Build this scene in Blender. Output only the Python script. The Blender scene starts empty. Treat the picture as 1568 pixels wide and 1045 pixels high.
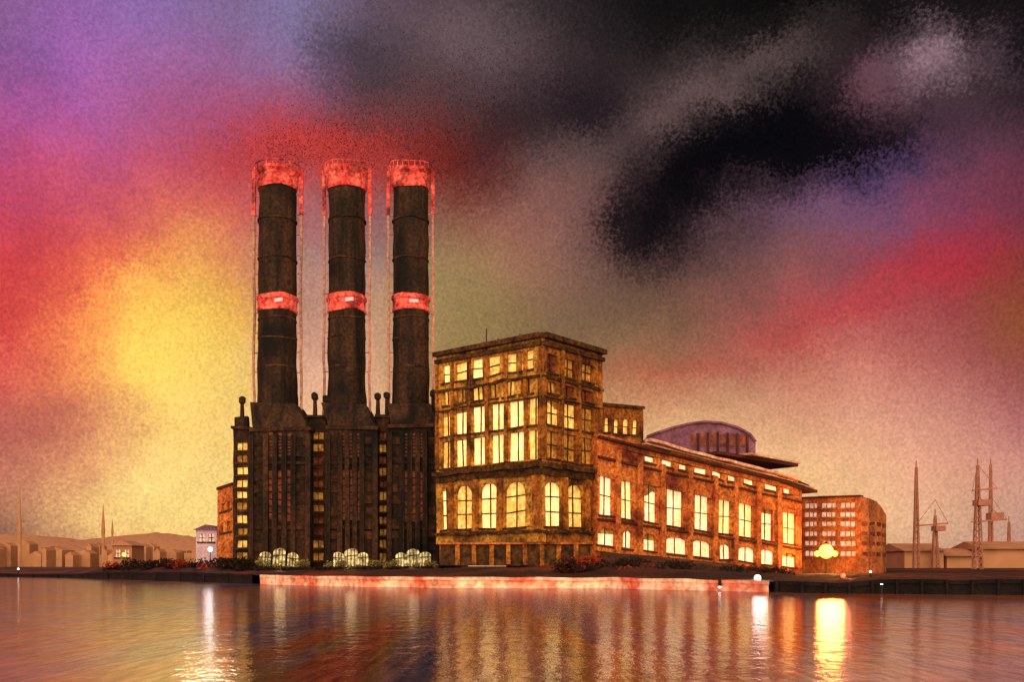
import bpy, math, random
from mathutils import Vector, noise as mnoise
random.seed(7)
F=1568.0; HZ=868.0; CH=2.4; CX=784.0
def P(px,py,D): return Vector(((px-CX)/F*D, D, CH+(HZ-py)/F*D))
def PX(px,D): return (px-CX)/F*D
def PZ(py,D): return CH+(HZ-py)/F*D
def lin(c):
    o=[]
    for v in c[:3]:
        v=max(0,min(255,v))/255.0
        o.append(v/12.92 if v<=0.04045 else ((v+0.055)/1.055)**2.4)
    return (o[0],o[1],o[2],1.0)
scene=bpy.context.scene
# ------------------------------------------------------------ materials
def mat(name,c1,c2,scale=0.5,vs=(1,1,1),rough=0.85,grain=0.35,gscale=6.0,c3=None,s3=0.15,bump=0.3,emis=0.0,ecol=None):
    m=bpy.data.materials.new(name); m.use_nodes=True
    nt=m.node_tree; N=nt.nodes; L=nt.links
    b=N["Principled BSDF"]
    tc=N.new("ShaderNodeTexCoord"); mp=N.new("ShaderNodeMapping"); mp.inputs["Scale"].default_value=vs
    L.new(tc.outputs["Object"],mp.inputs["Vector"])
    n1=N.new("ShaderNodeTexNoise"); n1.inputs["Scale"].default_value=scale; n1.inputs["Detail"].default_value=5; n1.inputs["Roughness"].default_value=0.65
    L.new(mp.outputs[0],n1.inputs["Vector"])
    r=N.new("ShaderNodeMapRange"); r.inputs[1].default_value=0.36; r.inputs[2].default_value=0.64
    L.new(n1.outputs["Fac"],r.inputs[0])
    mx=N.new("ShaderNodeMix"); mx.data_type='RGBA'
    mx.inputs[6].default_value=c1; mx.inputs[7].default_value=c2
    L.new(r.outputs[0],mx.inputs[0]); out=mx.outputs[2]
    if c3 is not None:
        n3=N.new("ShaderNodeTexNoise"); n3.inputs["Scale"].default_value=s3; n3.inputs["Detail"].default_value=4
        L.new(tc.outputs["Object"],n3.inputs["Vector"])
        r3=N.new("ShaderNodeMapRange"); r3.inputs[1].default_value=0.48; r3.inputs[2].default_value=0.66
        L.new(n3.outputs["Fac"],r3.inputs[0])
        m3=N.new("ShaderNodeMix"); m3.data_type='RGBA'; m3.inputs[7].default_value=c3
        L.new(r3.outputs[0],m3.inputs[0]); L.new(out,m3.inputs[6]); out=m3.outputs[2]
    ng=N.new("ShaderNodeTexNoise"); ng.inputs["Scale"].default_value=gscale; ng.inputs["Detail"].default_value=2
    L.new(tc.outputs["Object"],ng.inputs["Vector"])
    rg=N.new("ShaderNodeMapRange"); rg.inputs[1].default_value=0.3; rg.inputs[2].default_value=0.7
    rg.inputs[3].default_value=1-grain; rg.inputs[4].default_value=1+grain
    L.new(ng.outputs["Fac"],rg.inputs[0])
    mg=N.new("ShaderNodeVectorMath"); mg.operation='SCALE'
    L.new(out,mg.inputs[0]); L.new(rg.outputs[0],mg.inputs["Scale"])
    L.new(mg.outputs[0],b.inputs["Base Color"])
    b.inputs["Roughness"].default_value=rough
    b.inputs["Specular IOR Level"].default_value=0.2
    if bump>0:
        bp=N.new("ShaderNodeBump"); bp.inputs["Strength"].default_value=bump; bp.inputs["Distance"].default_value=0.1
        L.new(ng.outputs["Fac"],bp.inputs["Height"]); L.new(bp.outputs[0],b.inputs["Normal"])
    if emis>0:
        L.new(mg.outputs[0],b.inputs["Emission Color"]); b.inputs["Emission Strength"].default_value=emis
    return m
M={}
M['soot']=mat("sooty_brick",lin((20,14,12)),lin((66,42,27)),0.5,(1,1,0.10),grain=0.6,gscale=2.2,c3=lin((9,8,9)),s3=0.12)
M['soot2']=mat("sooty_brick_panel",lin((28,19,15)),lin((84,49,28)),0.4,(1,1,0.2),grain=0.55,gscale=2.2,c3=lin((16,12,10)),s3=0.15)
M['red']=mat("red_painted_steel_glow",lin((186,42,44)),lin((224,100,84)),0.5,grain=0.5,gscale=2.0,rough=0.6,c3=lin((96,20,22)),s3=.3,emis=.2)  # emission puts a red glow into painted steel that is no lamp
M['pipe']=mat("service_pipe_pink",lin((190,132,116)),lin((140,106,94)),0.3,(1,1,0.2),grain=0.4,gscale=2.2)
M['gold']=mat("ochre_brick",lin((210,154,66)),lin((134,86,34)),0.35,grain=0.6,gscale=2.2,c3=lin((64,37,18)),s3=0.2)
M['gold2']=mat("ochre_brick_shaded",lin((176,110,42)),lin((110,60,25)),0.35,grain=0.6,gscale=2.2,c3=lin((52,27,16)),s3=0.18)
M['trim']=mat("dark_trim",lin((92,58,28)),lin((38,24,15)),0.6,grain=0.6,gscale=2.2)
M['hall']=mat("red_ochre_brick",lin((210,126,60)),lin((156,70,36)),0.3,grain=0.55,gscale=2.2,c3=lin((92,36,24)),s3=0.16)
M['eave']=mat("pale_eave",lin((236,196,168)),lin((200,135,112)),0.4,grain=0.35,gscale=2.2)
M['purple']=mat("lilac_slate",lin((142,96,122)),lin((100,60,80)),0.25,grain=0.4,gscale=2)
M['roof']=mat("dark_roof",lin((90,44,32)),lin((56,28,22)),0.3,grain=0.4)
M['office']=mat("round_office_brick",lin((200,120,66)),lin((144,72,46)),0.2,grain=0.45,gscale=2.0,c3=lin((104,64,38)),s3=0.1)
def panemat(name,a,b,s,sc=0.5,gr=0.2):
    return mat(name,lin(a),lin(b),sc,grain=gr,gscale=1.8,rough=0.5,bump=0,emis=s)
M['pane']=panemat("lit_window",(255,236,168),(250,208,122),0.78,gr=.25)
M['paneg']=panemat("lit_window_gold",(250,212,120),(210,152,64),0.62,gr=.35)
M['paned']=panemat("dim_window",(190,132,50),(124,78,34),0.36,gr=0.5)
M['panew']=panemat("lit_window_white",(255,238,196),(246,206,142),0.76,gr=.25)
M['panel']=panemat("office_window",(235,212,200),(218,166,128),0.48,gr=.3)
M['paner']=panemat("ember_window",(140,64,36),(66,34,24),0.12,gr=0.5)
M['base_glow']=panemat("tower_base_glow",(240,224,160),(90,76,38),0.5,sc=1.1,gr=.65)  # added glow colour for the pale patches at the tower bases
M['ground']=mat("dark_embankment",lin((32,21,17)),lin((66,37,27)),0.15,grain=0.5,gscale=2.5,c3=lin((110,46,28)),s3=0.06)
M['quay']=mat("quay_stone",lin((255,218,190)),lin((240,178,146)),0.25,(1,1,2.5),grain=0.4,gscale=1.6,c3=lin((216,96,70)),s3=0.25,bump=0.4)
M['black']=mat("wet_quay_timber",lin((12,9,11)),lin((34,20,20)),0.3,grain=0.5)
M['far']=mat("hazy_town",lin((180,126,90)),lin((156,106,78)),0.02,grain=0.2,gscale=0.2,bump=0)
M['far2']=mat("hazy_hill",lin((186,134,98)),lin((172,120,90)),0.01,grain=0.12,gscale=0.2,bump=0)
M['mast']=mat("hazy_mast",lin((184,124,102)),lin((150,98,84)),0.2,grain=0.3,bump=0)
M['hut']=mat("white_hut_wall",lin((228,204,215)),lin((188,154,184)),0.3,grain=0.3)
M['leafp']=mat("pale_lit_leaves",lin((150,136,80)),lin((60,56,30)),0.5,grain=0.4)
M['leafr']=mat("red_leaves",lin((176,54,26)),lin((60,25,17)),0.4,grain=0.5)
M['leafd']=mat("dark_leaves",lin((44,26,18)),lin((20,13,12)),0.5,grain=0.5)
M['iron']=mat("iron",lin((34,26,24)),lin((20,17,17)),1,grain=0.3,rough=0.5)
def flat(name,c):
    m=bpy.data.materials.new(name); m.use_nodes=True; b=m.node_tree.nodes["Principled BSDF"]
    b.inputs["Base Color"].default_value=lin(c); b.inputs["Roughness"].default_value=1; b.inputs["Specular IOR Level"].default_value=0; return m
M['sm1']=flat("smoke_ember",(135,28,22)); M['sm2']=flat("smoke_soot",(34,24,27)); M['sm3']=flat("smoke_rust",(100,36,30)); M['sm4']=flat("smoke_grey",(66,52,56))
def glow(name,c,s):
    m=bpy.data.materials.new(name); m.use_nodes=True; b=m.node_tree.nodes["Principled BSDF"]
    b.inputs["Base Color"].default_value=lin(c); b.inputs["Emission Color"].default_value=lin(c); b.inputs["Emission Strength"].default_value=s
    return m
M['gw']=glow("lamp_white",(255,246,232),6); M['gy']=glow("lamp_yellow",(255,190,80),2.6)
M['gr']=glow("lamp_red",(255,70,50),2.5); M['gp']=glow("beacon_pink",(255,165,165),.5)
# ------------------------------------------------------------ builder
class B:
    def __init__(s,name,origin=(0,0,0),wob=0.0):
        s.e=bpy.data.objects.new(name,None); scene.collection.objects.link(s.e)
        s.o=Vector(origin); s.e.location=s.o; s.parts={}; s.wob=wob
    def part(s,n,m):
        if n not in s.parts: s.parts[n]=([],[],m)
        return s.parts[n]
    def mesh(s,n,m,vs,fs):
        v,f,_=s.part(n,m); k=len(v); v.extend([Vector(a) for a in vs]); f.extend([tuple(i+k for i in q) for q in fs])
    def hexa(s,n,m,p):
        s.mesh(n,m,p,[(0,3,2,1),(4,5,6,7),(0,1,5,4),(1,2,6,5),(2,3,7,6),(3,0,4,7)])
    def box(s,n,m,x0,x1,y0,y1,z0,z1):
        s.hexa(n,m,[(x0,y0,z0),(x1,y0,z0),(x1,y1,z0),(x0,y1,z0),(x0,y0,z1),(x1,y0,z1),(x1,y1,z1),(x0,y1,z1)])
    def prism(s,n,m,plan,z0,z1):
        k=len(plan); z1s=z1 if isinstance(z1,(list,tuple)) else [z1]*k
        vs=[(p[0],p[1],z0) for p in plan]+[(p[0],p[1],z) for p,z in zip(plan,z1s)]
        fs=[tuple(range(k-1,-1,-1)),tuple(range(k,2*k))]+[(i,(i+1)%k,k+(i+1)%k,k+i) for i in range(k)]
        s.mesh(n,m,vs,fs)
    def lathe(s,n,m,x,y,prof,seg=40):
        vs=[];fs=[]
        for z,r in prof:
            for i in range(seg):
                a=2*math.pi*i/seg; vs.append((x+r*math.cos(a),y+r*math.sin(a),z))
        for j in range(len(prof)-1):
            for i in range(seg):
                fs.append((j*seg+i,j*seg+(i+1)%seg,(j+1)*seg+(i+1)%seg,(j+1)*seg+i))
        fs.append(tuple(range(seg-1,-1,-1))); fs.append(tuple(range((len(prof)-1)*seg,len(prof)*seg)))
        s.mesh(n,m,vs,fs)
    def ball(s,n,m,c,r,seg=12):
        s.lathe(n,m,c[0],c[1],[(c[2]-r*math.cos(math.pi*k/8),max(0.01,r*math.sin(math.pi*k/8))) for k in range(9)],seg)
    def beam(s,n,m,a,b,w):
        a=Vector(a);b=Vector(b);d=(b-a).normalized()
        u=d.cross(Vector((0,0,1)));
        if u.length<1e-3:u=Vector((1,0,0))
        u.normalize(); v=d.cross(u); u*=w/2; v*=w/2
        s.hexa(n,m,[a-u-v,a+u-v,a+u+v,a-u+v,b-u-v,b+u-v,b+u+v,b-u+v])
    def fleck(s,n,m,p,size):
        v,f,_=s.part(n,m)
        a=Vector((random.gauss(0,1),random.gauss(0,1),random.gauss(0,1))).normalized()*size*random.uniform(.5,1.3)
        b=a.orthogonal().normalized()*size*random.uniform(.4,.8)
        k=len(v); v.extend([p-a,p+b,p+a,p-b]); f.append((k,k+1,k+2,k+3))
    def leaves(s,n,m,c,r,cnt,size):
        for _ in range(cnt):
            while 1:
                q=Vector((random.uniform(-1,1),random.uniform(-1,1),random.uniform(-1,1)))
                if q.length<1: break
            q*= (0.6+0.4*random.random())
            s.fleck(n,m,Vector(c)+Vector((q.x*r[0],q.y*r[1],q.z*r[2])),size)
    def done(s,smooth=()):
        for n,(v,f,m) in s.parts.items():
            if s.wob>0:   # weathered, slightly irregular masonry
                for a in v:
                    q=mnoise.noise_vector(a*0.33)
                    a.x+=q.x*s.wob*.6; a.z+=q.z*s.wob
            me=bpy.data.meshes.new(n); me.from_pydata([tuple(a-s.o) for a in v],[],f); me.materials.append(M[m]); me.update()
            if n in smooth:
                for p in me.polygons: p.use_smooth=True
            o=bpy.data.objects.new(n,me); scene.collection.objects.link(o); o.parent=s.e
        return s.e
class Fac:
    """vertical wall from A to B (left to right seen from outside)"""
    def __init__(s,b,a,bb,bot,top,depth=0.7):
        s.b=b; s.pa,s.Da=a; s.pb,s.Db=bb
        s.A0=P(s.pa,bot[0],s.Da); s.B0=P(s.pb,bot[1],s.Db); s.A1=P(s.pa,top[0],s.Da); s.B1=P(s.pb,top[1],s.Db)
        d=(s.B0-s.A0); d.z=0; d.normalize(); s.n=Vector((-d.y,d.x,0)); s.depth=depth; s.d=d
    def Q(s,u,t,off=0):
        return (s.A0.lerp(s.B0,u)).lerp(s.A1.lerp(s.B1,u),t)+s.n*off
    def S(s,px):
        k=(px-CX)/F; xa,ya,xb,yb=s.A0.x,s.A0.y,s.B0.x,s.B0.y
        return (k*ya-xa)/((xb-xa)-k*(yb-ya))
    def T(s,px,py):
        u=s.S(px); q0=s.Q(u,0); q1=s.Q(u,1); z=PZ(py,q0.y); return (z-q0.z)/(q1.z-q0.z)
    def blk(s,n,m,u0,u1,t0,t1,o0,o1):
        q=s.Q
        s.b.hexa(n,m,[q(u0,t0,o0),q(u1,t0,o0),q(u1,t0,o1),q(u0,t0,o1),q(u0,t1,o0),q(u1,t1,o0),q(u1,t1,o1),q(u0,t1,o1)])
    def build(s,wall,mw,rows,mtrim='trim',mun=0.12):
        R=[]
        for ref,pt,pb,ws,arch,mu in rows:
            R.append((s.T(ref,pb),s.T(ref,pt),sorted(ws),arch,mu))
        R.sort(key=lambda r:r[0]); t=0
        L=(s.B0-s.A0).length; H=(s.A1-s.A0).length
        for t0,t1,ws,arch,mu in R:
            if t0>t: s.blk(wall,mw,0,1,t,t0,0,s.depth)
            u=0
            for w in ws:
                u0=max(u+0.001,s.S(w[0])); u1=min(0.999,s.S(w[1])); pane=w[2]
                s.blk(wall,mw,u,u0,t0,t1,0,s.depth); u=u1
                pn={'pane':'panes_bright','paneg':'panes_gold','paned':'panes_dim','panew':'panes_white','panel':'panes_pale','paner':'panes_ember'}[pane]
                q=s.Q; o=s.depth*0.7
                s.b.mesh(pn,pane,[q(u0,t0,o),q(u1,t0,o),q(u1,t1,o),q(u0,t1,o)],[(0,1,2,3)])
                nv,nh=mu; wu=mun/L; wt=mun/H
                for i in range(1,nv+1):
                    c=u0+(u1-u0)*i/(nv+1); s.blk('muntins',mtrim,c-wu/2,c+wu/2,t0,t1,o-0.14,o-0.02)
                for i in range(1,nh+1):
                    c=t0+(t1-t0)*i/(nh+1); s.blk('muntins',mtrim,u0,u1,c-wt/2,c+wt/2,o-0.13,o-0.03)
                if pane in('pane','paneg','panew') and random.random()<.15 and (t1-t0)*H>2:
                    c=t1-(t1-t0)*random.uniform(.15,.4); s.blk('blinds','paned',u0,u1,c,t1,o-.022,o-.006)
                s.blk('sills',mtrim,u0-0.3/L,u1+0.3/L,t0-0.3/H,t0-0.02/H,-0.18,-0.003)
                if arch:
                    hh=min((u1-u0)*L/2/H,(t1-t0)*0.3); um=(u0+u1)/2; K=6
                    for side in (-1,1):
                        uc=u0 if side<0 else u1
                        pts=[(uc,t1)]
                        for k in range(K+1):
                            a=math.pi/2*k/K
                            pts.append((um+side*(u1-u0)/2*math.cos(a), t1-hh+hh*math.sin(a)))
                        f0=[s.Q(p[0],p[1],0.02) for p in pts]; f1=[s.Q(p[0],p[1],o-0.15) for p in pts]
                        n=len(pts); fs=[]
                        for k in range(1,n-1): fs.append((0,k,k+1))
                        for k in range(1,n-1): fs.append((k,k+1,n+k+1,n+k))
                        s.b.mesh('arch_spandrels',mw,f0+f1,fs)
            s.blk(wall,mw,u,1,t0,t1,0,s.depth); t=t1
        if t<1: s.blk(wall,mw,0,1,t,1,0,s.depth)
    def belt(s,n,m,ref,pt,pb,proud=0.5,u0=0,u1=1):
        K=12
        for i in range(K):
            a=u0+(u1-u0)*i/K; c=u0+(u1-u0)*(i+1)/K
            s.blk(n,m,a,c,s.T(ref,pb),s.T(ref,pt),-proud,-0.004)
# ------------------------------------------------------------ power station
D=160
b=B("power_station",(PX(515,D),D,PZ(872,D)),.35)
gz=PZ(884,D)
def chimney(px,hw,tag):
    x=PX(px,D+5); y=D+5; k=(D+5)/F; Z=lambda py:PZ(py,D+5)
    shaft=[(Z(660),(hw+3)*k),(Z(612),(hw+2)*k)]+[(Z(p_),(hw+(p_-482)/130*1.2)*k) for p_ in range(600,484,-12)]+[(Z(482)+.02,hw*k)]+[(Z(p_),hw*k*(.97+.03*(p_-290)/190)) for p_ in range(470,291,-12)]+[(Z(290),hw*k*0.97),(Z(286),hw*k*.5)]
    b.lathe('chimney_shafts','soot',x,y,shaft,48)
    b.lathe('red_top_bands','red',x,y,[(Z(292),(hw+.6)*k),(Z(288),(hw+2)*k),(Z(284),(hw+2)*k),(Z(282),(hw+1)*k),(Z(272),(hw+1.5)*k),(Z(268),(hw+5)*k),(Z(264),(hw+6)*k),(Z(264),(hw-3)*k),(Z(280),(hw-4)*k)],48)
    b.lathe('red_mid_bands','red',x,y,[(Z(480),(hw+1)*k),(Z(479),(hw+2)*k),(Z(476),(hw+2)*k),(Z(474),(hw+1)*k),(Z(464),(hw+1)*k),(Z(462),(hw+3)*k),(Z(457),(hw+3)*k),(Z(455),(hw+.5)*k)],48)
    for py in (491,340,400,520,565): b.lathe('strap_rings','soot2',x,y,[(Z(py+1),(hw+1.0)*k),(Z(py-1),(hw+1.0)*k)],48)
    for i in range(24):
        a=2*math.pi*i/24; r=(hw+5.7)*k
        b.beam('gallery_rail','red',(x+r*math.cos(a),y+r*math.sin(a),Z(264)),(x+r*math.cos(a),y+r*math.sin(a),Z(257)),0.13)
        a2=2*math.pi*(i+1)/24
        b.beam('gallery_rail','red',(x+r*math.cos(a),y+r*math.sin(a),Z(257)),(x+r*math.cos(a2),y+r*math.sin(a2),Z(257)),0.15)
    for sd in (-1,1):
        xx=x+sd*(hw+7)*k
        for p_ in range(640,330,-31): b.beam('service_pipes','pipe',(xx,y,Z(p_)),(xx,y,Z(p_-31)),0.36)
        b.beam('service_pipe_tops','red',(xx,y,Z(330)),(xx,y,Z(262)),0.55)
        for py in range(300,600,30):
            b.beam('pipe_brackets','pipe',(xx,y,Z(py)),(x+sd*hw*k*.9,y,Z(py)),0.16)
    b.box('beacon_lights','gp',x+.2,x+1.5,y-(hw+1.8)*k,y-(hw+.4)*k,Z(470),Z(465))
for px,hw in ((425,29),(531,28),(629,27)): chimney(px,hw,'')
def block(x0,x1,cx,hw,ytop=655):
    k=D/F; X0=PX(x0,D);X1=PX(x1,D); y0=D; y1=D+11; zt=PZ(ytop,D)
    b.box('boiler_towers','soot',X0,X1,y0,y1,gz,zt)
    c=PX(cx,D+5); r=(hw+5)*(D+5)/F; z2=PZ(615,D)
    b.hexa('tapered_shoulders','soot',[(X0+.2,y0+.2,zt),(X1-.2,y0+.2,zt),(X1-.2,y1-.2,zt),(X0+.2,y1-.2,zt),(c-r,y0+5-r,z2),(c+r,y0+5-r,z2),(c+r,y0+5+r,z2),(c-r,y0+5+r,z2)])
    b.box('tower_cornices','soot2',X0-.2,X1+.2,y0-.3,y1,zt-.6,zt-.05)
    b.box('tower_belts','soot2',X0-.2,X1+.2,y0-.35,y0-.01,PZ(711,D),PZ(707,D))
    b.box('tower_belts','soot2',X0-.2,X1+.2,y0-.35,y0-.01,PZ(811,D),PZ(806,D))
    w=X1-X0
    for f in (0.02,0.27,0.42,0.58,0.73,0.98):
        xc=X0+w*f; b.box('tower_pilasters','soot',xc-.38,xc+.38,y0-.75,y0-.02,gz,zt-1.2)
    for f in (0.345,0.5,0.655):
        xc=X0+w*f
        for pt,pb in ((664,700),(722,798)):
            b.box('slot_windows','paner',xc-.28,xc+.28,y0-.10,y0-.02,PZ(pb,D),PZ(pt,D))
            for q in range(1,7):
                z=PZ(pb,D)+(PZ(pt,D)-PZ(pb,D))*q/7; b.box('slot_bars','soot',xc-.3,xc+.3,y0-.16,y0-.11,z-.1,z+.1)
    for f in (0.14,0.86):
        xc=X0+w*f
        for pp in range(670,860,18):
            if random.random()<.75: b.box('grille_panels','soot2',xc-.8,xc+.8,y0-.14,y0-.03,PZ(pp+12,D),PZ(pp,D))
    xc=X0+w*.5
    for o_,hw_,hh_ in ((-.24,.85,2.6),(0,1.0,3.2),(.24,.85,2.4)):
        x_=xc+o_*w; zb=PZ(868,D); n_=10
        pts=[(x_-hw_,y0-.8,zb),(x_+hw_,y0-.8,zb)]+[(x_+hw_*math.cos(math.pi*i/n_),y0-.8,zb+hh_-hw_+hw_*.6*math.sin(math.pi*i/n_)) for i in range(n_+1)]
        b.mesh('base_glow_arches','base_glow',pts,[tuple(range(len(pts)))])  # added glowing arches standing in for loose pale glows, not real doorways
        for q in (-.33,0,.33): b.box('glow_arch_bars','soot2',x_+q*hw_*1.6-.05,x_+q*hw_*1.6+.05,y0-.95,y0-.82,zb,zb+hh_*.85)
        b.box('glow_arch_bars','soot2',x_-hw_,x_+hw_,y0-.94,y0-.83,zb+hh_*.5,zb+hh_*.5+.14)
block(384,474,425,29); block(500,577,531,28,652); block(595,672,629,27,650)
def strip(x0,x1,ytop,ws=None):
    f=Fac(b,(x0,D+3),(x1,D+3),(884,884),(ytop,ytop))
    m=(x0+x1)/2; w=(x1-x0)*0.30
    rows=[]; py=ytop+22
    while py<850:
        rows.append((m,py,py+11,[(m-w,m+w,random.choice(['paneg','paned','paned','paneg']) if x0<360 else random.choice(['paned','paned','paned','paner']))],False,(1,0))); py+=18.5
    f.build('stair_tower_walls','soot2',rows)
    X0=PX(x0,D+3);X1=PX(x1,D+3); b.box('stair_tower_core','soot',X0,X1,D+3.72,D+11,gz,PZ(ytop,D+3))
    b.box('stair_tower_caps','soot2',X0-.25,X1+.25,D+2.6,D+11.2,PZ(ytop,D+3)+.01,PZ(ytop-4,D+3))
strip(357,384,657); strip(474,500,640); strip(577,595,640); 
b.box('stair_tower_core','soot',PX(672,D),PX(684,D),D+2,D+11,gz,PZ(632,D))
for px,py in ((371,612),(482,608),(499,610),(578,608),(592,606),(664,604)):
    x=PX(px,D+4); z=PZ(py,D+4); z0=PZ(640,D+4)-2
    b.lathe('roof_vents','soot',x,D+4,[(z0,.45),(z-.7,.3),(z-.4,.55),(z+.3,.55),(z+.6,.2)],14)
    b.box('roof_vents','soot',x-1.1,x+1.1,D+3.4,D+4.6,z0,z0+2.1)
b.box('turbine_hall','soot',PX(357,D),PX(690,D),D+11.1,D+34,gz,PZ(690,D))
b.done(smooth=('chimney_shafts',))
# smoke: drifting soot and ember specks leaving the chimney tops
b=B("chimney_smoke",(PX(530,165),165,66))
dS=165
def puff(n,m,px,py,sx_,sy_,cnt,size,dd_=5):
    for _ in range(cnt):
        a=random.gauss(0,1);c=random.gauss(0,1)
        b.fleck(n,m,P(px+a*sx_,py+c*sy_,dS)+Vector((0,random.gauss(0,dd_),0)),size*random.uniform(.3,.9))
for px in (425,531,629):
    puff('ember_specks','sm1',px+5,234,38,20,1700,.15); puff('rust_specks','sm3',px+20,205,45,28,1000,.15)
    puff('soot_specks','sm2',px+5,252,14,7,260,.14)
    for i in range(14):
        t=i/13; puff('grey_specks' if i%2 else 'soot_specks','sm4' if i%2 else 'sm2',px+12+t*230,246-t*120-30*t*t,14+45*t,9+26*t,330,.15+.03*t)
for px,py,a,c,n in ((690,265,35,28,900),(730,225,50,35,900),(800,200,60,35,900),(880,180,70,30,900),(960,200,60,30,700)):
    puff('soot_specks','sm2',px,py,a,c,n,.15)
puff('ember_specks','sm1',660,210,55,35,1200,.15); puff('ember_specks','sm1',370,240,25,25,500,.14)
b.done()
# ------------------------------------------------------------ golden building
b=B("corner_office_building",(PX(830,140),140,5.8),.32)
Lf=Fac(b,(668,154),(830,140),(834,830),(548,516))
cols=[(676,690),(697,715),(723,744),(751,772),(779,803),(808,827)]
def rw(ref,pt,pb,cs,kinds,arch=False,mu=(1,2)):
    return (ref,pt,pb,[(c[0],c[1],random.choice(kinds)) for c in cs],arch,mu)
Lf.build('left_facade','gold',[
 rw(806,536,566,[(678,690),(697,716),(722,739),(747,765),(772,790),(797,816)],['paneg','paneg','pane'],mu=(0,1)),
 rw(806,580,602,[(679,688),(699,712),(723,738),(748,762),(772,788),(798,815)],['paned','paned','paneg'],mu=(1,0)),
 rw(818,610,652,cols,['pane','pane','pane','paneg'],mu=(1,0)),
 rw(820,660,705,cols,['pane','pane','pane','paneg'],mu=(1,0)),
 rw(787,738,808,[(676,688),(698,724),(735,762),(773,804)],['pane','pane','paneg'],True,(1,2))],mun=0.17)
Rf=Fac(b,(830,140),(922,152),(830,833),(516,544))
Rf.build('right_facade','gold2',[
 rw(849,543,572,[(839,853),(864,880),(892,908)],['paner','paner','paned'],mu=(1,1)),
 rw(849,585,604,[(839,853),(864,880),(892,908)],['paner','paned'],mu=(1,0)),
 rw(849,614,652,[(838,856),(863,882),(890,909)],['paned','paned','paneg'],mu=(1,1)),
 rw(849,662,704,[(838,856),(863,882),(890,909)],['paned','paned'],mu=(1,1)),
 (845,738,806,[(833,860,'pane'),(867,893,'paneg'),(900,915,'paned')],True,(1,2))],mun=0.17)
for f,ref in ((Lf,830),(Rf,830)):
    f.blk('cornice','trim',-0.0,1.0,1.0,1.022,-0.9,0.9); f.blk('cornice','trim',0,1,.965,.985,-0.5,-.004)
    f.belt('belts','trim',ref,573,577,.35); f.belt('belts','gold2',ref,606,608,.35); f.belt('belts','trim',ref,709,716,.9); f.belt('belts','gold2',ref,717,727,.4)
    f.belt('plinth','trim',ref,812,816,.5)
for f,xs in ((Lf,[669.5,693,718.5,746.5,775.5,805.5,828]),(Rf,[832,859.5,886,918])):
    for i,x in enumerate(xs):
        u=f.S(x); w=.3/(f.B0-f.A0).length
        f.blk('pilasters','gold2',max(0,u-w),min(1,u+w),f.T(830,704),.96,-.3,-.005)
for f,xs in ((Lf,[693,730,767.5,822]),(Rf,[863.5,896.5])):
    for x in xs:
        u=f.S(x); w=.4/(f.B0-f.A0).length
        f.blk('ground_floor_columns','gold2',max(0,u-w),min(1,u+w),.06,f.T(830,728),-.6,-.005)
A=Lf.Q(0,0,.75);C=Lf.Q(1,0,.0);E=Rf.Q(1,0,.75)
c2=Vector((C.x,C.y+1.05,C.z)); back=Vector((A.x+(E.x-C.x),A.y+(E.y-C.y),A.z))
zt=Lf.Q(1,1).z-.2
b.prism('core','gold2',[(A.x,A.y),(c2.x,c2.y),(E.x,E.y),(back.x,back.y)],A.z-3,zt)
for px,hh in ((745,3),(762,1.6),(797,2.2),(812,1.4),(838,1)):
    d=146 if px<830 else 142; x=PX(px,d); b.beam('roof_antennas','iron',(x,d+1,zt-.5),(x,d+1,zt+hh),.16); b.box('roof_boxes','trim',x-.6,x+.6,d+.6,d+1.8,zt,zt+.8)
b.box('podium','trim',PX(684,150),PX(905,136),137.5,138.2,2.5,5.35)
for px in range(700,900,26): b.box('podium_piers','gold2',PX(px,137)-.3,PX(px,137)+.3,137.2,137.48,2.5,5.3)
b.box('podium_coping','hall',PX(684,150)-.3,PX(905,136)+.3,137.1,138.5,5.37,5.62)
b.done()
# ------------------------------------------------------------ small block behind
b=B("annex_building",(PX(950,168),168,5),.3)
f=Fac(b,(915,166),(985,172),(836,838),(622,627))
f.build('facade','gold2',[(940,640,664,[(926,933,'paneg'),(940,948,'paneg'),(954,963,'paneg'),(969,977,'paneg')],True,(0,1)),
  (940,680,700,[(926,936,'paned'),(944,954,'paned'),(962,972,'paned')],False,(1,0))])
f.blk('cornice','trim',0,1,1,1.02,-.5,.6); 
p=[f.Q(0,0,.72),f.Q(1,0,.72)]; b.prism('core','gold2',[(p[0].x,p[0].y),(p[1].x,p[1].y),(p[1].x+1,p[1].y+14),(p[0].x,p[0].y+14)],2,PZ(626,168)-.3); b.done()
# ------------------------------------------------------------ arched lilac hall
b=B("barrel_roof_hall",(PX(1080,200),200,3))
dd=196
prof=[]
for px,py in ((990,670),(1005,664),(1030,656),(1055,650),(1080,647),(1105,649),(1130,656),(1148,666),(1157,678)): prof.append((PX(px,dd),PZ(py,dd)))
n=len(prof); vs=[(x,dd,z) for x,z in prof]+[(x,dd+40,z) for x,z in prof]+[(x,dd,3) for x,z in prof]+[(x,dd+40,3) for x,z in prof]
fs=[]
for i in range(n-1):
    fs+= [(i,i+1,n+i+1,n+i),(2*n+i,2*n+i+1,i+1,i),(n+i,n+i+1,3*n+i+1,3*n+i)]
fs+=[(0,n,3*n,2*n),(n-1,2*n-1,4*n-1,3*n-1)]
b.mesh('barrel_shell','purple',vs,fs)
for i in range(n-1):
    b.beam('roof_rim','purple',(prof[i][0],dd-.2,prof[i][1]+.1),(prof[i+1][0],dd-.2,prof[i+1][1]+.1),.4)
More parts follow.
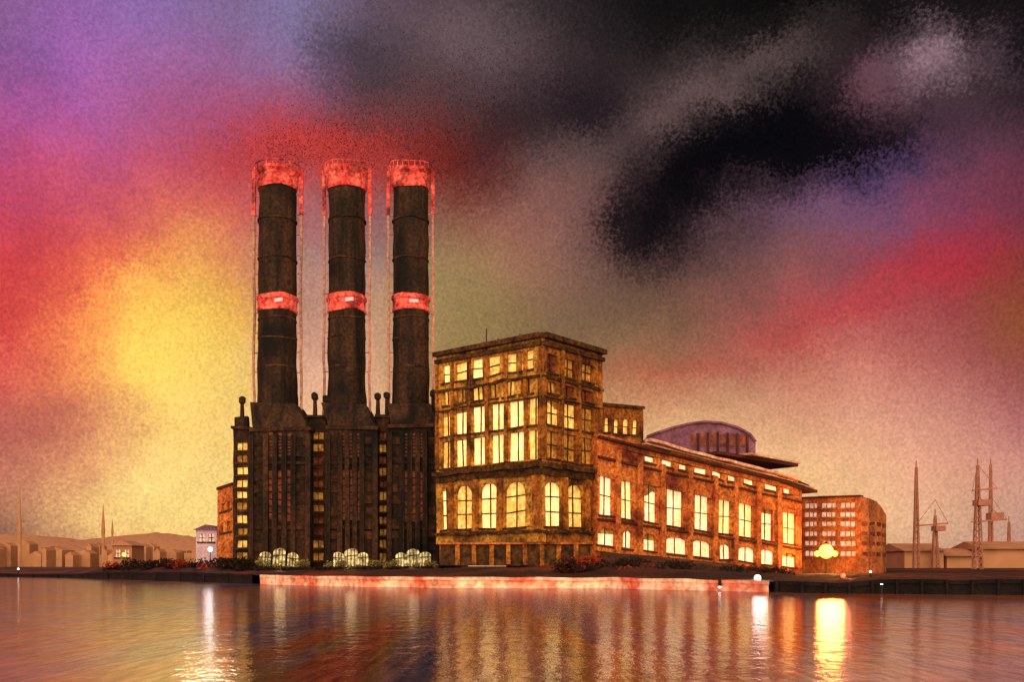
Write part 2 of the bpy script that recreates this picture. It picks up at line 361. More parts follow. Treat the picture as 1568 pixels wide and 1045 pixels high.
for px in range(1062,1152,15):
    b.box('clerestory_windows','paner',PX(px,dd)-.5,PX(px,dd)+.5,dd-.12,dd-.02,PZ(684,dd),PZ(664+abs(px-1090)*.05,dd))
    b.box('clerestory_ribs','roof',PX(px+7,dd)-.2,PX(px+7,dd)+.2,dd-.35,dd-.02,PZ(700,dd),PZ(662+abs(px-1090)*.07,dd))
b.done()
# ------------------------------------------------------------ long hall
b=B("engine_hall",(PX(1070,160),160,3),.3)
H=Fac(b,(915,149),(1228,176),(846,880),(664,742))
tall=[(918,938),(951,968),(987,1006),(1021,1046),(1064,1086),(1101,1119),(1131,1153),(1165,1183),(1199,1219)]
low=[(912+4,942),(954,968),(986,1004),(1019,1052),(1061,1089),(1103,1119),(1131,1156),(1164,1186),(1196,1219)]
small=[(987,1002),(1014,1030),(1040,1053),(1064,1083),(1091,1106),(1115,1128),(1140,1155),(1172,1192),(1200,1212)]
H.build('river_facade','hall',[
 (1076,829,853,[(a,c,'panew') for a,c in low],True,(1,0)),
 (1076,758,813,[(a,c,random.choice(['panew','pane'])) for a,c in tall],False,(1,1)),
 (1076,718,727,[(a,c,'panew') for a,c in small],False,(0,0))],mtrim='roof',mun=0.14)
L_=(H.B0-H.A0).length
for a,c in tall:
    u0=H.S(a);u1=H.S(c)
    H.blk('lintels','hall',u0-.3/L_,u1+.3/L_,H.T(1076,761),H.T(1076,754),-.35,-.003)
for i in range(len(tall)-1):
    m=(tall[i][1]+tall[i+1][0])/2; u=H.S(m)
    H.blk('buttresses','hall',u-.5/L_,u+.5/L_,0.0,.86,-.5,-.005)
H.belt('string_course','roof',1076,735,738,.4)
H.belt('string_course','roof',1076,818,821,.35)
H.belt('eaves','eave',1076,697,701,1.4,.2,.96)
H.blk('eaves_top','eave',0.2,.96,1.0,1.012,-.5,1.0)
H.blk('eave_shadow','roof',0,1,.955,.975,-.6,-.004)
A=H.Q(0,0,.72);Bq=H.Q(1,0,.72); dn=H.n*22
pl=[A,Bq,Bq+dn,A+dn]; zA=H.Q(0,1).z;zB=H.Q(1,1).z
b.prism('core','hall',[(p.x,p.y) for p in pl],0.5,[zA-.05,zB-.05,zB+2,zA+2])
def canopy(x0,y0,x1,y1,d0,d1,th,m,dep):
    a=P(x0,y0,d0);c=P(x1,y1,d1); n_=H.n*dep; up=Vector((0,0,th))
    b.hexa('roof_canopies' if m=='eave' else 'roof_slabs',m,[a,c,c+n_,a+n_,a+up,c+up,c+n_+up,a+n_+up])
canopy(1100,696,1222,716,168,178,.5,'roof',14); canopy(1150,697,1226,711,170,180,.3,'eave',8)
canopy(1150,727,1252,755,170,176,.5,'roof',8); canopy(1160,724,1252,750,171,177,.25,'eave',7)
canopy(1205,735,1240,748,174,177,.7,'roof',6)
b.done()
# ------------------------------------------------------------ rounded office
b=B("round_corner_office",(PX(1290,180),180,2),.25)
O=Fac(b,(1224,188),(1318,178),(884,886),(764,762))
rows=[]
for k,py in enumerate((771,785,799,814,829,845)):
    rows.append((1270,py,py+7.5,[(1231,1251,'panel' if random.random()<.75 else 'paned'),(1257,1279,'panel' if random.random()<.75 else 'paned'),(1285,1309,'panel')],False,(2,0)))
O.build('front_facade','office',rows,mtrim='office')
pts=[(1318,178),(1330,178.5),(1341,180.5),(1350,184),(1357,190)]
plan=[Vector((PX(a,d),d,0)) for a,d in pts]
q0=O.Q(0,0,.71);q1=O.Q(1,0,.71)
full=[(q0.x,q0.y),(q1.x,q1.y)]+[(p.x,p.y) for p in plan[0:]]+[(plan[-1].x+1,plan[-1].y+18),(q0.x,q0.y+18)]
zt=PZ(763,180)
zs=[zt,zt]+[zt,zt-.1,zt-.6,zt-1.4,zt-2.6]+[zt-2.6,zt]
b.prism('rounded_body','office',full,.5,zs)
for k,py in enumerate((771,785,799,814,829,845)):
    for i in range(len(plan)-1):
        a=plan[i];c=plan[i+1]; z0=PZ(py+7,180);z1=PZ(py+1,180); m0=a.lerp(c,.15);m1=a.lerp(c,.85)
        if z1<zt-3: b.hexa('corner_windows','paner',[(m0.x,m0.y-.05,z0),(m1.x,m1.y-.05,z0),(m1.x,m1.y,z0),(m0.x,m0.y,z0),(m0.x+.05,m0.y-.12,z1),(m1.x+.05,m1.y-.12,z1),(m1.x,m1.y,z1),(m0.x,m0.y,z1)])
O.blk('parapet','roof',0,1,1.0,1.02,-.4,.8)
b.box('roof_plant','office',PX(1260,184),PX(1320,184),186,194,zt-1,zt+.8)
b.done()
# ------------------------------------------------------------ left small buildings
b=B("brick_outbuilding",(PX(345,170),170,2),.25)
f=Fac(b,(333,172),(357,170),(884,884),(752,744))
f.build('wall','hall',[(345,770,782,[(339,344,'paned'),(348,353,'paned')],False,(0,0)),(345,800,816,[(339,344,'paneg'),(348,353,'paned')],False,(0,0))])
b.prism('body','hall',[(PX(333,173),173),(PX(357,171),171),(PX(357,171),182),(PX(333,173),182)],1,[PZ(752,172),PZ(744,172),PZ(735,172),PZ(745,172)])
f.blk('coping','roof',0,1,1,1.03,-.3,.5); b.done()
def hut(name,px0,px1,d,pt,m,pane,roof='purple'):
    b=B(name,(PX((px0+px1)/2,d),d,2)); x0=PX(px0,d);x1=PX(px1,d);z1=PZ(pt,d);z0=1.2;w=x1-x0
    f=Fac(b,(px0,d),(px1,d),(HZ+(CH-z0)*F/d,)*2,(pt+8,)*2,.4)
    mid=(px0+px1)/2; s_=(px1-px0)
    f.build('walls',m,[(mid,pt+14,pt+26,[(px0+s_*.15,px0+s_*.4,pane),(px0+s_*.6,px0+s_*.85,pane)],False,(1,1))])
    zz=PZ(pt+8,d)
    b.mesh('gable_roof',roof,[(x0-.4,d-.5,zz),(x1+.4,d-.5,zz),(x1+.4,d+8,zz),(x0-.4,d+8,zz),((x0+x1)/2,d-.5,z1),((x0+x1)/2,d+8,z1)],[(0,1,4),(3,5,2),(0,4,5,3),(1,2,5,4),(0,3,2,1)])
    b.box('body',m,x0,x1,d+.42,d+7.6,z0,zz-.02); b.done()
hut("boathouse",300,332,182,804,'hut','panel'); hut("river_cottage",172,202,230,828,'far','panel','far2')
# distant town and hills
b=B("distant_town",(PX(100,600),600,2))
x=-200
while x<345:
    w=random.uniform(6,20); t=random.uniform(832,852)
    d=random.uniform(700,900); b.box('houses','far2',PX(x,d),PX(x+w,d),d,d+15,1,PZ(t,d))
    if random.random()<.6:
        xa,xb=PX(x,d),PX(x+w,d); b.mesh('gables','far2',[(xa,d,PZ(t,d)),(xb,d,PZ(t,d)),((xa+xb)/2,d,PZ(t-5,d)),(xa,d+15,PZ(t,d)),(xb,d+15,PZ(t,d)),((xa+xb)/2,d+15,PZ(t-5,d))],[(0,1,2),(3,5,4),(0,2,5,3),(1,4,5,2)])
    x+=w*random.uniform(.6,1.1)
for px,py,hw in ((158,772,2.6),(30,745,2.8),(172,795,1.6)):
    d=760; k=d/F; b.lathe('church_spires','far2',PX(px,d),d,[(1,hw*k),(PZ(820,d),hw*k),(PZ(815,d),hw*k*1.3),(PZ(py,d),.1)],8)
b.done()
def ridge(name,pts,d,m):
    b=B(name,(PX(pts[0][0],d),d,0)); k=0
    n=len(pts); sub=[]
    for i in range(n-1):
        for j in range(8):
            t=j/8; sub.append((pts[i][0]*(1-t)+pts[i+1][0]*t,pts[i][1]*(1-t)+pts[i+1][1]*t+random.uniform(-1,1)))
    sub.append(pts[-1]); n=len(sub)
    vs=[(PX(a,d),d,0) for a,c in sub]+[(PX(a,d),d+80,PZ(c,d)) for a,c in sub]+[(PX(a,d),d+300,0) for a,c in sub]
    fs=[(i,i+1,n+i+1,n+i) for i in range(n-1)]+[(n+i,n+i+1,2*n+i+1,2*n+i) for i in range(n-1)]
    b.mesh('slope',m,vs,fs); b.done(smooth=('slope',))
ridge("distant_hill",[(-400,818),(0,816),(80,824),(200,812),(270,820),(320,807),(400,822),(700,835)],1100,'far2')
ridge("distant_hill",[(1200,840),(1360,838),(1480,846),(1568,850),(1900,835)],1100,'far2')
# low dark scrub along the left bank
b=B("riverside_scrub",(PX(270,170),170,2))
for i in range(46):
    t=random.random(); px=165+t*215; d=192-t*45+random.uniform(3,9); py=866+random.uniform(-7,6)-t*2
    k_=random.random(); b.leaves('red_foliage' if k_<.25 else 'dark_foliage','leafr' if k_<.25 else 'leafd',(PX(px,d),d,PZ(py,d)-.3),(2.4,1.5,.8),120,.24)
b.done()
# ------------------------------------------------------------ masts and cranes
def mast(name,px,pt,d,w,arms,plat=None):
    b=B(name,(PX(px,d),d,1)); x=PX(px,d); zt=PZ(pt,d); k=d/F; z0=.8
    c=[(-1,-1),(1,-1),(1,1),(-1,1)]
    h=w*k/2; seg=16
    def pt_(i,j):
        t=i/seg; r=h*(1-t)+.12*t; return Vector((x+c[j][0]*r,d+c[j][1]*r,z0+(zt-z0)*t))
    for j in range(4): b.beam('legs','mast',pt_(0,j),pt_(seg,j),.26)
    for i in range(seg):
        for j in range(4):
            b.beam('bracing','mast',pt_(i,j),pt_(i+1,(j+1)%4),.12); b.beam('bracing','mast',pt_(i+1,j),pt_(i+1,(j+1)%4),.1)
    b.beam('spire_pole','mast',(x,d,zt-2),(x,d,zt+1.5),.2)
    for py,l,r in arms: b.beam('arms','mast',(x-l*k,d,PZ(py,d)),(x+r*k,d,PZ(py-4,d)),.35); b.beam('stays','mast',(x-l*k,d,PZ(py,d)),(x,d,PZ(py-40,d)),.1); b.beam('stays','mast',(x+r*k,d,PZ(py-4,d)),(x,d,PZ(py-40,d)),.1)
    if plat:
        px1,py0,py1=plat; b.box('crane_cab','mast',x-px1*k*.2,x+px1*k,d-1.5,d+1.5,PZ(py1,d),PZ(py0,d))
    b.done()
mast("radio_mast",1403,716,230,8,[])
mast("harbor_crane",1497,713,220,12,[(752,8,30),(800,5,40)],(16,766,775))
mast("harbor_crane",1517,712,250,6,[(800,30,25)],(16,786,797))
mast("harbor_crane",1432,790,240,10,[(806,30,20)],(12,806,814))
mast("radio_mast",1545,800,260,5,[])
b=B("dock_shed",(PX(1480,240),240,2))
for px0,px1,pt in ((1385,1445,838),(1450,1500,846),(1505,1600,835)):
    x0=PX(px0,242);x1=PX(px1,242);z=PZ(pt,242)
    b.box('shed_walls','far2',x0,x1,242,260,0,z-1); b.mesh('shed_roofs','far',[(x0-.5,241,z-1),(x1+.5,241,z-1),(x1+.5,261,z-1),(x0-.5,261,z-1),(x0-.5,251,z+1),(x1+.5,251,z+1)],[(0,1,5,4),(2,3,4,5),(0,4,3),(1,2,5)])
b.done()
# ------------------------------------------------------------ ground + quay
st=[ # px, d0, quay z, d1, z1
(-600,245,.7,300,1.2),(0,235,.7,280,1.3),(100,215,.7,260,1.4),(165,190,1.3,205,2.3),(300,156,1.4,170,2.2),(385,139,1.2,158,2.1),(480,127,1.1,157,2.1),(560,120,1.1,156,2.1),(674,115,1.1,150,2.1),(690,115,1.1,137,2.2),
(800,113,1.1,136.5,2.3),(905,112,1.1,138,3.0),(925,112,1.1,147,4.4),(1000,106,1.1,153.5,4.0),(1100,100,1.0,162,3.0),(1228,92,.9,174,1.3),(1300,90,.9,172,1.2),(1360,89,1.2,170,1.2),(1450,87,1.2,170,1.2),(1568,85,1.2,170,1.2),(2300,80,1.2,170,1.2)]
fine=[]
for i in range(len(st)-1):
    K=max(1,int((st[i+1][0]-st[i][0])/12))
    for j in range(K):
        t=j/K; fine.append([st[i][q]*(1-t)+st[i+1][q]*t for q in range(5)])
fine.append(list(st[-1]))
vs=[];fs=[];NR=9
for k,(px,d0,qz,d1,z1) in enumerate(fine):
    prof=[(d0+.9,qz+.0)]
    for t in (.2,.45,.7,1.0):
        prof.append((d0+.9+(d1-d0-.9)*t, qz+(z1-qz)*t**.8+(random.uniform(-.15,.15) if t<1 else 0)))
    prof+= [(d1+12,z1),(d1+60,2.0),(600,2.0),(6000,2.2)]
    for d,z in prof: vs.append((PX(px,d),d,z))
for k in range(len(fine)-1):
    for r in range(NR-1): a=k*NR+r; fs.append((a,a+NR,a+NR+1,a+1))
me=bpy.data.meshes.new("ground"); me.from_pydata(vs,[],fs); me.materials.append(M['ground']); g=bpy.data.objects.new("ground",me); scene.collection.objects.link(g)
def quay(name,pa,pb,m,extra):
    b=B(name,(0,110,0),.12); sel=[q for q in fine if pa<=q[0]<=pb]
    for a,c in zip(sel[:-1],sel[1:]):
        A0=Vector((PX(a[0],a[1]),a[1],0));C0=Vector((PX(c[0],c[1]),c[1],0)); bk=Vector((0,1.2,0))
        Z1=Vector((0,0,a[2]-.25));Z2=Vector((0,0,c[2]-.25)); dn=Vector((0,0,-1.5))
        b.hexa('wall_blocks',m,[A0+dn,C0+dn,C0+bk+dn,A0+bk+dn,A0+Z1,C0+Z2,C0+bk+Z2,A0+bk+Z1])
        o=Vector((0,-.2,0)); e=Vector((0,0,.33))
        b.hexa('coping_stones',m,[A0+o+Z1,C0+o+Z2,C0+bk+Z2,A0+bk+Z1,A0+o+Z1+e,C0+o+Z2+e,C0+bk+Z2+e,A0+bk+Z1+e])
    if m=='black':
        for i,a in enumerate(sel[::3]):
            b.beam('fender_piles','black',(PX(a[0],a[1]-.35),a[1]-.35,-1),(PX(a[0],a[1]-.35),a[1]-.35,a[2]+.1),.22)
    b.done()
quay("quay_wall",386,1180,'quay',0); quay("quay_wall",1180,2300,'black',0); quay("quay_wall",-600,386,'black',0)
# water
me=bpy.data.meshes.new("water"); me.from_pydata([(-3000,-300,0),(3000,-300,0),(3000,900,0),(-3000,900,0)],[],[(0,1,2,3)])
w=bpy.data.objects.new("water",me); scene.collection.objects.link(w)
m=bpy.data.materials.new("river_water"); m.use_nodes=True; nt=m.node_tree;N=nt.nodes;L=nt.links
for n_ in list(N): N.remove(n_)
out=N.new("ShaderNodeOutputMaterial"); tc=N.new("ShaderNodeTexCoord")
def wnoise(vs,sc,det,ro=.6,loc=(0,0,0)):
    mp=N.new("ShaderNodeMapping"); mp.inputs["Scale"].default_value=vs; mp.inputs["Location"].default_value=loc; L.new(tc.outputs["Object"],mp.inputs[0])
    n_=N.new("ShaderNodeTexNoise"); n_.inputs["Scale"].default_value=sc; n_.inputs["Detail"].default_value=det; n_.inputs["Roughness"].default_value=ro; L.new(mp.outputs[0],n_.inputs["Vector"]); return n_
def wrange(o,a,b_,c,d_):
    gm=N.new("ShaderNodeMapRange")
    for i,q in enumerate((a,b_,c,d_)): gm.inputs[i+1].default_value=q
    L.new(o,gm.inputs[0]); return gm.outputs[0]
def wscale(c,s_):
    vm=N.new("ShaderNodeVectorMath"); vm.operation='SCALE'
    if isinstance(c,tuple): vm.inputs[0].default_value=c
    else: L.new(c,vm.inputs[0])
    L.new(s_,vm.inputs["Scale"]); return vm.outputs[0]
wn=wnoise((.8,.5,1),1.2,5,.65)
bp=N.new("ShaderNodeBump"); bp.inputs["Strength"].default_value=.26; bp.inputs["Distance"].default_value=.12; L.new(wn.outputs["Fac"],bp.inputs["Height"])
rip=wnoise((4.5,.38,1),1.0,4,.7); rf=wrange(rip.outputs["Fac"],.34,.66,.45,1.35)
gl=N.new("ShaderNodeBsdfGlossy"); gl.inputs["Roughness"].default_value=.08; L.new(wscale((.94,.86,.90),wrange(rip.outputs["Fac"],.3,.7,.66,1.06)),gl.inputs["Color"]); L.new(bp.outputs[0],gl.inputs["Normal"])
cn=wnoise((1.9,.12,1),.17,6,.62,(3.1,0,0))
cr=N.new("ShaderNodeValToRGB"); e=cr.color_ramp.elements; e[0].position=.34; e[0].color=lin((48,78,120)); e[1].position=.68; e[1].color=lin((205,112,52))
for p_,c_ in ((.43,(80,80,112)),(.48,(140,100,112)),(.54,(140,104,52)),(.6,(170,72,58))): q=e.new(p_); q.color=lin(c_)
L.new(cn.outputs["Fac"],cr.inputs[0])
df=N.new("ShaderNodeBsdfDiffuse"); L.new(wscale(cr.outputs[0],rf),df.inputs["Color"])  # reflected blues, ochres and reds painted in as diffuse colour patches
mx=N.new("ShaderNodeMixShader"); mx.inputs[0].default_value=.68; L.new(df.outputs[0],mx.inputs[1]); L.new(gl.outputs[0],mx.inputs[2]); L.new(mx.outputs[0],out.inputs[0])
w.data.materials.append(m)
# ------------------------------------------------------------ shrubs
def shrub(name,px,py,d,rx,rz,m,cnt,size,n=5):
    x=PX(px,d); z=PZ(py,d); b=B(name,(x,d,z-rz))
    for i in range(n):
        ox=random.uniform(-.7,.7)*rx; b.leaves('foliage',m,(x+ox,d+random.uniform(-1,1),z+random.uniform(-.4,.2)*rz),(rx*random.uniform(.35,.6),1.6,rz*random.uniform(.6,1)),cnt//n,size)
        b.beam('stems','leafd',(x+ox*.3,d,z-rz*1.4),(x+ox,d,z),.12)
    b.done()
for px,py in ((404,862),(430,868),(462,864),(516,864),(540,869),(572,864),(602,864),(632,869),(658,864)): shrub("floodlit_shrub",px,py,152,1.5,.9,'leafp',300,.18)
for px in range(400,680,40): shrub("dark_shrub",px+random.uniform(-8,8),872,150,2.2,.55,'leafd',350,.2)
b=B("hedge",(PX(1000,140),140,2))
for i in range(90):
    t=random.random(); px=868+t*330; d=118+random.random()*26+t*6; py=860+t*20+random.uniform(-8,10)
    zc=PZ(py,d); k_=random.random()
    b.leaves('red_foliage' if k_<.5 else 'dark_foliage','leafr' if k_<.5 else 'leafd',(PX(px,d),d,zc-.3),(2.4,1.8,.8),170,.2)
b.done()
# ------------------------------------------------------------ lamps
def lamp(name,px,py,d,g,r,col,energy,z0=1.0,arms=0,soft=.8):
    x=PX(px,d); z=PZ(py,d); b=B(name,(x,d,z0))
    b.lathe('post','iron',x,d,[(z0-.6,.16),(z0+.4,.13),(z0+.5,.08),(max(z-r,z0+.6),.06)],10)
    b.lathe('cap','iron',x,d,[(z+r,r*.5),(z+r*1.3,.04)],12); b.ball('globe',g,(x,d,z),r)
    for i in range(arms):
        a=2*math.pi*i/arms; R_=1.5; b.beam('arms','iron',(x,d,z-.8),(x+R_*math.cos(a),d+R_*math.sin(a),z-.7),.08); b.ball('globe',g,(x+R_*math.cos(a),d+R_*math.sin(a),z-.4),r*.4)
    e_=b.done(smooth=('globe',))
    if energy:
        ld=bpy.data.lights.new("bulb",'POINT'); ld.energy=energy; ld.color=col; ld.shadow_soft_size=max(r,soft)
        lo=bpy.data.objects.new("bulb",ld); scene.collection.objects.link(lo); lo.parent=e_; lo.location=(0,-r*1.6-.4,z-z0)
lamp("street_lamp",1265,845,173,'gy',1.25,(1,.42,.09),8500,arms=4,soft=2.2)
lamp("street_lamp",1160,886,103,'gw',.34,(1,.9,.75),300)
lamp("street_lamp",1102,899,99.6,'gw',.16,(1,.9,.75),0)
lamp("street_lamp",1291,882,120,'gr',.3,(1,.22,.1),900,soft=.8)
lamp("street_lamp",1333,876,120,'gw',.13,(1,.8,.75),0)
for px in (1350,1436,1458,1482,1508): lamp("quay_lamp",px,896,88,'gw',.11,(1,1,1),0,z0=.4)
lamp("street_lamp",322,842,162,'gw',.36,(1,.95,.95),160); lamp("street_lamp",190,850,195,'gy',.4,(1,.8,.4),0); lamp("quay_lamp",28,872,236,'gw',.2,(1,1,1),0)
for px in (430,538,634): lamp("flood_lamp",px,871,149,'gy',.07,(1,.8,.4),70,z0=2.0)
# ------------------------------------------------------------ world sky
rows_y=[0,80,160,240,320,400,480,560,640,720,800,870]
T=[
[(120,85,125),(135,90,150),(135,100,160),(125,100,140),(120,110,150),(105,85,105),(80,62,70),(75,62,65),(45,38,40),(28,24,24),(22,20,18),(14,13,12),(22,17,17),(30,22,24),(20,16,18)],
[(125,80,135),(150,90,160),(155,95,150),(145,95,140),(130,105,145),(75,62,70),(95,75,80),(80,62,66),(45,36,38),(50,40,42),(72,58,58),(32,24,26),(70,48,55),(110,85,95),(46,34,40)],
[(165,85,150),(165,85,150),(165,85,130),(165,80,115),(150,75,100),(105,60,65),(90,60,62),(75,60,64),(36,28,32),(80,60,60),(40,30,32),(34,26,26),(80,50,60),(60,45,50),(45,33,38)],
[(175,80,135),(185,80,120),(185,80,110),(180,70,80),(180,66,70),(165,60,58),(115,50,45),(65,50,52),(90,68,68),(56,42,46),(26,19,22),(24,17,21),(35,24,32),(95,60,75),(90,50,65)],
[(195,70,95),(200,85,95),(205,88,85),(200,85,80),(165,90,95),(150,85,85),(125,75,60),(140,88,78),(125,85,80),(56,40,44),(76,54,60),(110,75,95),(125,78,112),(125,60,85),(110,50,65)],
[(205,65,65),(215,85,70),(228,118,70),(212,125,80),(165,122,112),(145,115,112),(150,115,82),(152,107,82),(120,85,75),(72,50,50),(98,68,65),(125,75,75),(130,65,75),(150,55,68),(120,50,50)],
[(190,55,55),(228,112,70),(248,178,80),(230,160,72),(185,135,115),(185,135,115),(152,125,80),(132,105,70),(110,85,65),(115,85,65),(135,80,72),(155,76,72),(162,76,78),(150,70,70),(135,75,50)],
[(205,75,75),(235,140,80),(252,205,92),(238,195,105),(205,155,130),(205,155,130),(155,122,75),(135,105,70),(122,95,62),(155,105,75),(165,105,85),(185,110,92),(190,115,100),(165,90,85),(140,70,65)],
[(175,85,80),(215,132,95),(246,195,112),(242,202,130),(220,170,130),(215,165,125),(190,145,105),(175,130,95),(175,130,90),(205,155,108),(208,155,115),(208,148,116),(205,145,120),(195,130,115),(165,95,98)],
[(185,110,90),(225,152,105),(242,192,115),(248,208,132),(235,190,130),(225,180,125),(215,170,120),(210,160,115),(215,165,115),(230,180,125),(235,185,130),(240,188,134),(228,172,132),(215,152,126),(200,140,122)],
[(145,98,76),(195,140,96),(238,192,112),(246,202,122),(235,190,125),(225,180,120),(220,170,120),(215,165,115),(215,165,115),(225,175,122),(230,180,126),(235,182,130),(228,178,132),(205,158,126),(190,142,124)],
[(125,84,68),(160,110,82),(215,160,100),(225,175,110),(215,170,115),(210,165,110),(205,160,110),(205,155,110),(205,155,110),(210,160,112),(215,165,115),(215,165,120),(205,155,120),(185,140,116),(170,124,112)]]
CL=[ # px,py,rx,ry,rot,colour,strength  (gaussian cloud masses)
 (1240,15,330,55,4,(12,11,11),.85),(550,75,70,40,15,(60,50,58),.55),(740,70,60,40,0,(112,94,98),.5),(720,160,150,60,-10,(76,58,62),.5),(890,170,70,50,-20,(30,23,29),.75),(760,215,80,38,-20,(44,30,34),.7),(860,255,60,34,-10,(112,84,80),.5),
 (1090,140,170,22,-27,(112,88,86),.8),(1140,215,150,46,-28,(6,6,10),1.0),(1050,265,70,48,-10,(10,8,12),.95),(1290,222,130,42,4,(10,9,13),1.0),(1000,350,58,46,-20,(12,9,13),1.0),
 (1452,88,52,46,10,(160,126,136),.75),(1340,130,42,42,0,(118,76,88),.7),(1210,88,80,24,-25,(84,68,68),.6),(1560,60,40,60,0,(22,16,20),.6),(1340,268,120,18,-16,(116,84,142),.5),
 (510,228,165,38,4,(204,58,50),.7),(690,245,55,45,25,(104,32,26),.55),(600,175,60,30,0,(130,58,58),.4),(1290,480,230,24,-22,(186,56,58),.5),(1440,405,100,36,-16,(190,44,60),.5),(1020,560,110,18,-14,(176,78,58),.4),
 (1545,480,60,60,0,(150,84,44),.4),(275,510,66,140,0,(255,216,96),.75),(330,640,50,120,0,(250,206,110),.5),(250,770,120,60,0,(255,224,136),.65),(30,330,80,140,0,(196,66,86),.35),(700,480,60,90,0,(152,130,80),.5),(60,640,110,40,0,(170,90,80),.4)]
def samp(px,py):
    px=max(0,min(1567.9,px)); py=max(0,min(869.9,py))
    i=int(px//112); fx=(px-112*i)/112
    j=0
    while j<len(rows_y)-2 and py>=rows_y[j+1]: j+=1
    fy=(py-rows_y[j])/(rows_y[j+1]-rows_y[j])
    r=[]
    for c in range(3):
        a=T[j][i][c]*(1-fx)+T[j][min(14,i+1)][c]*fx; d_=T[j+1][i][c]*(1-fx)+T[j+1][min(14,i+1)][c]*fx
        r.append((a*(1-fy)+d_*fy)*1.05)
    for (x,y,rx,ry,rot,c,s_) in CL:
        ca,sa=math.cos(math.radians(rot)),math.sin(math.radians(rot)); dx,dy=px-x,py-y
        p=(dx*ca+dy*sa)/rx; q=(dy*ca-dx*sa)/ry; w_=s_*math.exp(-(p*p+q*q)**1.3*.7)
        r=[r[k]*(1-w_)+c[k]*w_ for k in range(3)]
    return r
wd=bpy.data.worlds.new("World"); scene.world=wd; wd.use_nodes=True; nt=wd.node_tree;N=nt.nodes;L=nt.links
bg=N["Background"]
tc=N.new("ShaderNodeTexCoord"); vec=tc.outputs["Generated"]
def math_(op,a,b_=None,c=None):
    n_=N.new("ShaderNodeMath"); n_.operation=op
    for i,v in enumerate((a,b_,c)):
        if v is None: continue
        if isinstance(v,(int,float)): n_.inputs[i].default_value=v
        else: L.new(v,n_.inputs[i])
    return n_.outputs[0]
def noise(scale,det,rough=.55,vs=(1,1,1),loc=(0,0,0)):
    mp=N.new("ShaderNodeMapping"); mp.inputs["Scale"].default_value=vs; mp.inputs["Location"].default_value=loc; L.new(vec,mp.inputs[0])
    n_=N.new("ShaderNodeTexNoise"); n_.inputs["Scale"].default_value=scale; n_.inputs["Detail"].default_value=det; n_.inputs["Roughness"].default_value=rough; L.new(mp.outputs[0],n_.inputs["Vector"]); return n_
def rng(o,a,b_,c,d_,sm=False):
    mr=N.new("ShaderNodeMapRange"); L.new(o,mr.inputs[0])
    if sm: mr.interpolation_type='SMOOTHSTEP'
    for i,q in enumerate((a,b_,c,d_)): mr.inputs[i+1].default_value=q
    return mr.outputs[0]
sx=N.new("ShaderNodeSeparateXYZ"); L.new(vec,sx.inputs[0]); X,Y,Z=sx.outputs
az=math_('ARCTAN2',X,Y); hh=math_('SQRT',math_('ADD',math_('MULTIPLY',X,X),math_('MULTIPLY',Y,Y)))
v=math_('DIVIDE',Z,math_('MAXIMUM',hh,.001))
n1=noise(9,6,.62); sc=N.new("ShaderNodeSeparateColor"); L.new(n1.outputs["Color"],sc.inputs[0])
az=math_('ADD',az,math_('MULTIPLY',math_('SUBTRACT',sc.outputs[0],.5),.10)); v=math_('ADD',v,math_('MULTIPLY',math_('SUBTRACT',sc.outputs[1],.5),math_('MULTIPLY',math_('MAXIMUM',math_('MINIMUM',v,.3),.02),.32)))
n2=noise(360,2,.6); sc2=N.new("ShaderNodeSeparateColor"); L.new(n2.outputs["Color"],sc2.inputs[0])
az=math_('ADD',az,math_('MULTIPLY',math_('SUBTRACT',sc2.outputs[0],.5),.065)); v=math_('ADD',v,math_('MULTIPLY',math_('SUBTRACT',sc2.outputs[1],.5),math_('MULTIPLY',math_('MAXIMUM',math_('MINIMUM',v,.3),.05),.2)))
AZM=.5
pos=math_('ADD',math_('DIVIDE',az,2*AZM),.5)
ry_=[870-i*870/23 for i in range(24)]
vr=[(868-y)/F for y in ry_]
col=None; NS=32
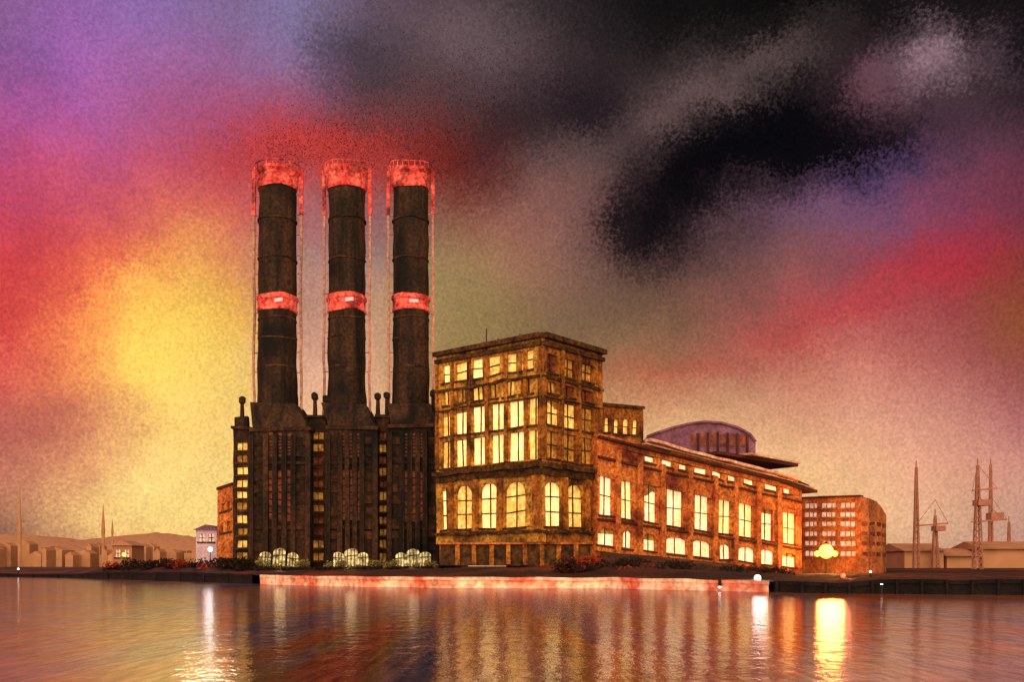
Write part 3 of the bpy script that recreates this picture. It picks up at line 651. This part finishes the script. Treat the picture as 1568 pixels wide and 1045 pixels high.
for i,vi in enumerate(vr):
    cr=N.new("ShaderNodeValToRGB"); cr.color_ramp.interpolation='LINEAR'; el=cr.color_ramp.elements
    for j in range(NS):
        p_=j/(NS-1); a=(p_-.5)*2*AZM; c_=lin(samp(784+F*math.tan(a),868-F*vi/math.cos(a)))
        if j==0: el[0].position=0; el[0].color=c_
        elif j==NS-1: el[-1].position=1; el[-1].color=c_
        else: q=el.new(p_); q.color=c_
    L.new(pos,cr.inputs[0])
    if col is None: col=cr.outputs[0]
    else:
        mr=N.new("ShaderNodeMapRange"); mr.inputs[1].default_value=vr[i-1]; mr.inputs[2].default_value=vi; L.new(v,mr.inputs[0])
        mm=N.new("ShaderNodeMix"); mm.data_type='RGBA'; L.new(mr.outputs[0],mm.inputs[0]); L.new(col,mm.inputs[6]); L.new(cr.outputs[0],mm.inputs[7]); col=mm.outputs[2]
g1=rng(sc2.outputs[2],.3,.7,.84,1.18); g2=rng(n1.outputs["Fac"],.3,.7,.86,1.16)
mul=math_('MULTIPLY',g1,g2)
vm=N.new("ShaderNodeVectorMath"); vm.operation='SCALE'; L.new(col,vm.inputs[0]); L.new(mul,vm.inputs["Scale"])
bk=N.new("ShaderNodeMix"); bk.data_type='RGBA'; L.new(rng(Y,-.15,-.6,0,1),bk.inputs[0]); L.new(vm.outputs[0],bk.inputs[6]); bk.inputs[7].default_value=(2.8,2.0,1.25,1)  # bright warm glow added behind the camera, out of view, to light the facades
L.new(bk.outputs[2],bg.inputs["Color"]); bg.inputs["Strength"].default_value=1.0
# sun low at the left, behind the station
sd=bpy.data.lights.new("sun",'SUN'); sd.energy=.08; sd.angle=math.radians(3); sd.color=(1,.72,.42)
so=bpy.data.objects.new("sun",sd); scene.collection.objects.link(so)
dirv=Vector((math.sin(math.radians(-16.4))*math.cos(math.radians(11)),math.cos(math.radians(-16.4))*math.cos(math.radians(11)),math.sin(math.radians(11))))
so.rotation_euler=dirv.to_track_quat('Z','Y').to_euler(); so.location=(-60,100,80)
# camera
cd=bpy.data.cameras.new("camera"); cd.lens=36; cd.sensor_width=36; cd.clip_end=9000; cd.shift_y=(868-522.5)/1568
co=bpy.data.objects.new("camera",cd); scene.collection.objects.link(co); co.location=(0,0,CH); co.rotation_euler=(math.radians(90),0,0)
scene.camera=co
scene.view_settings.view_transform='Standard'; scene.view_settings.look='None'; scene.view_settings.exposure=0
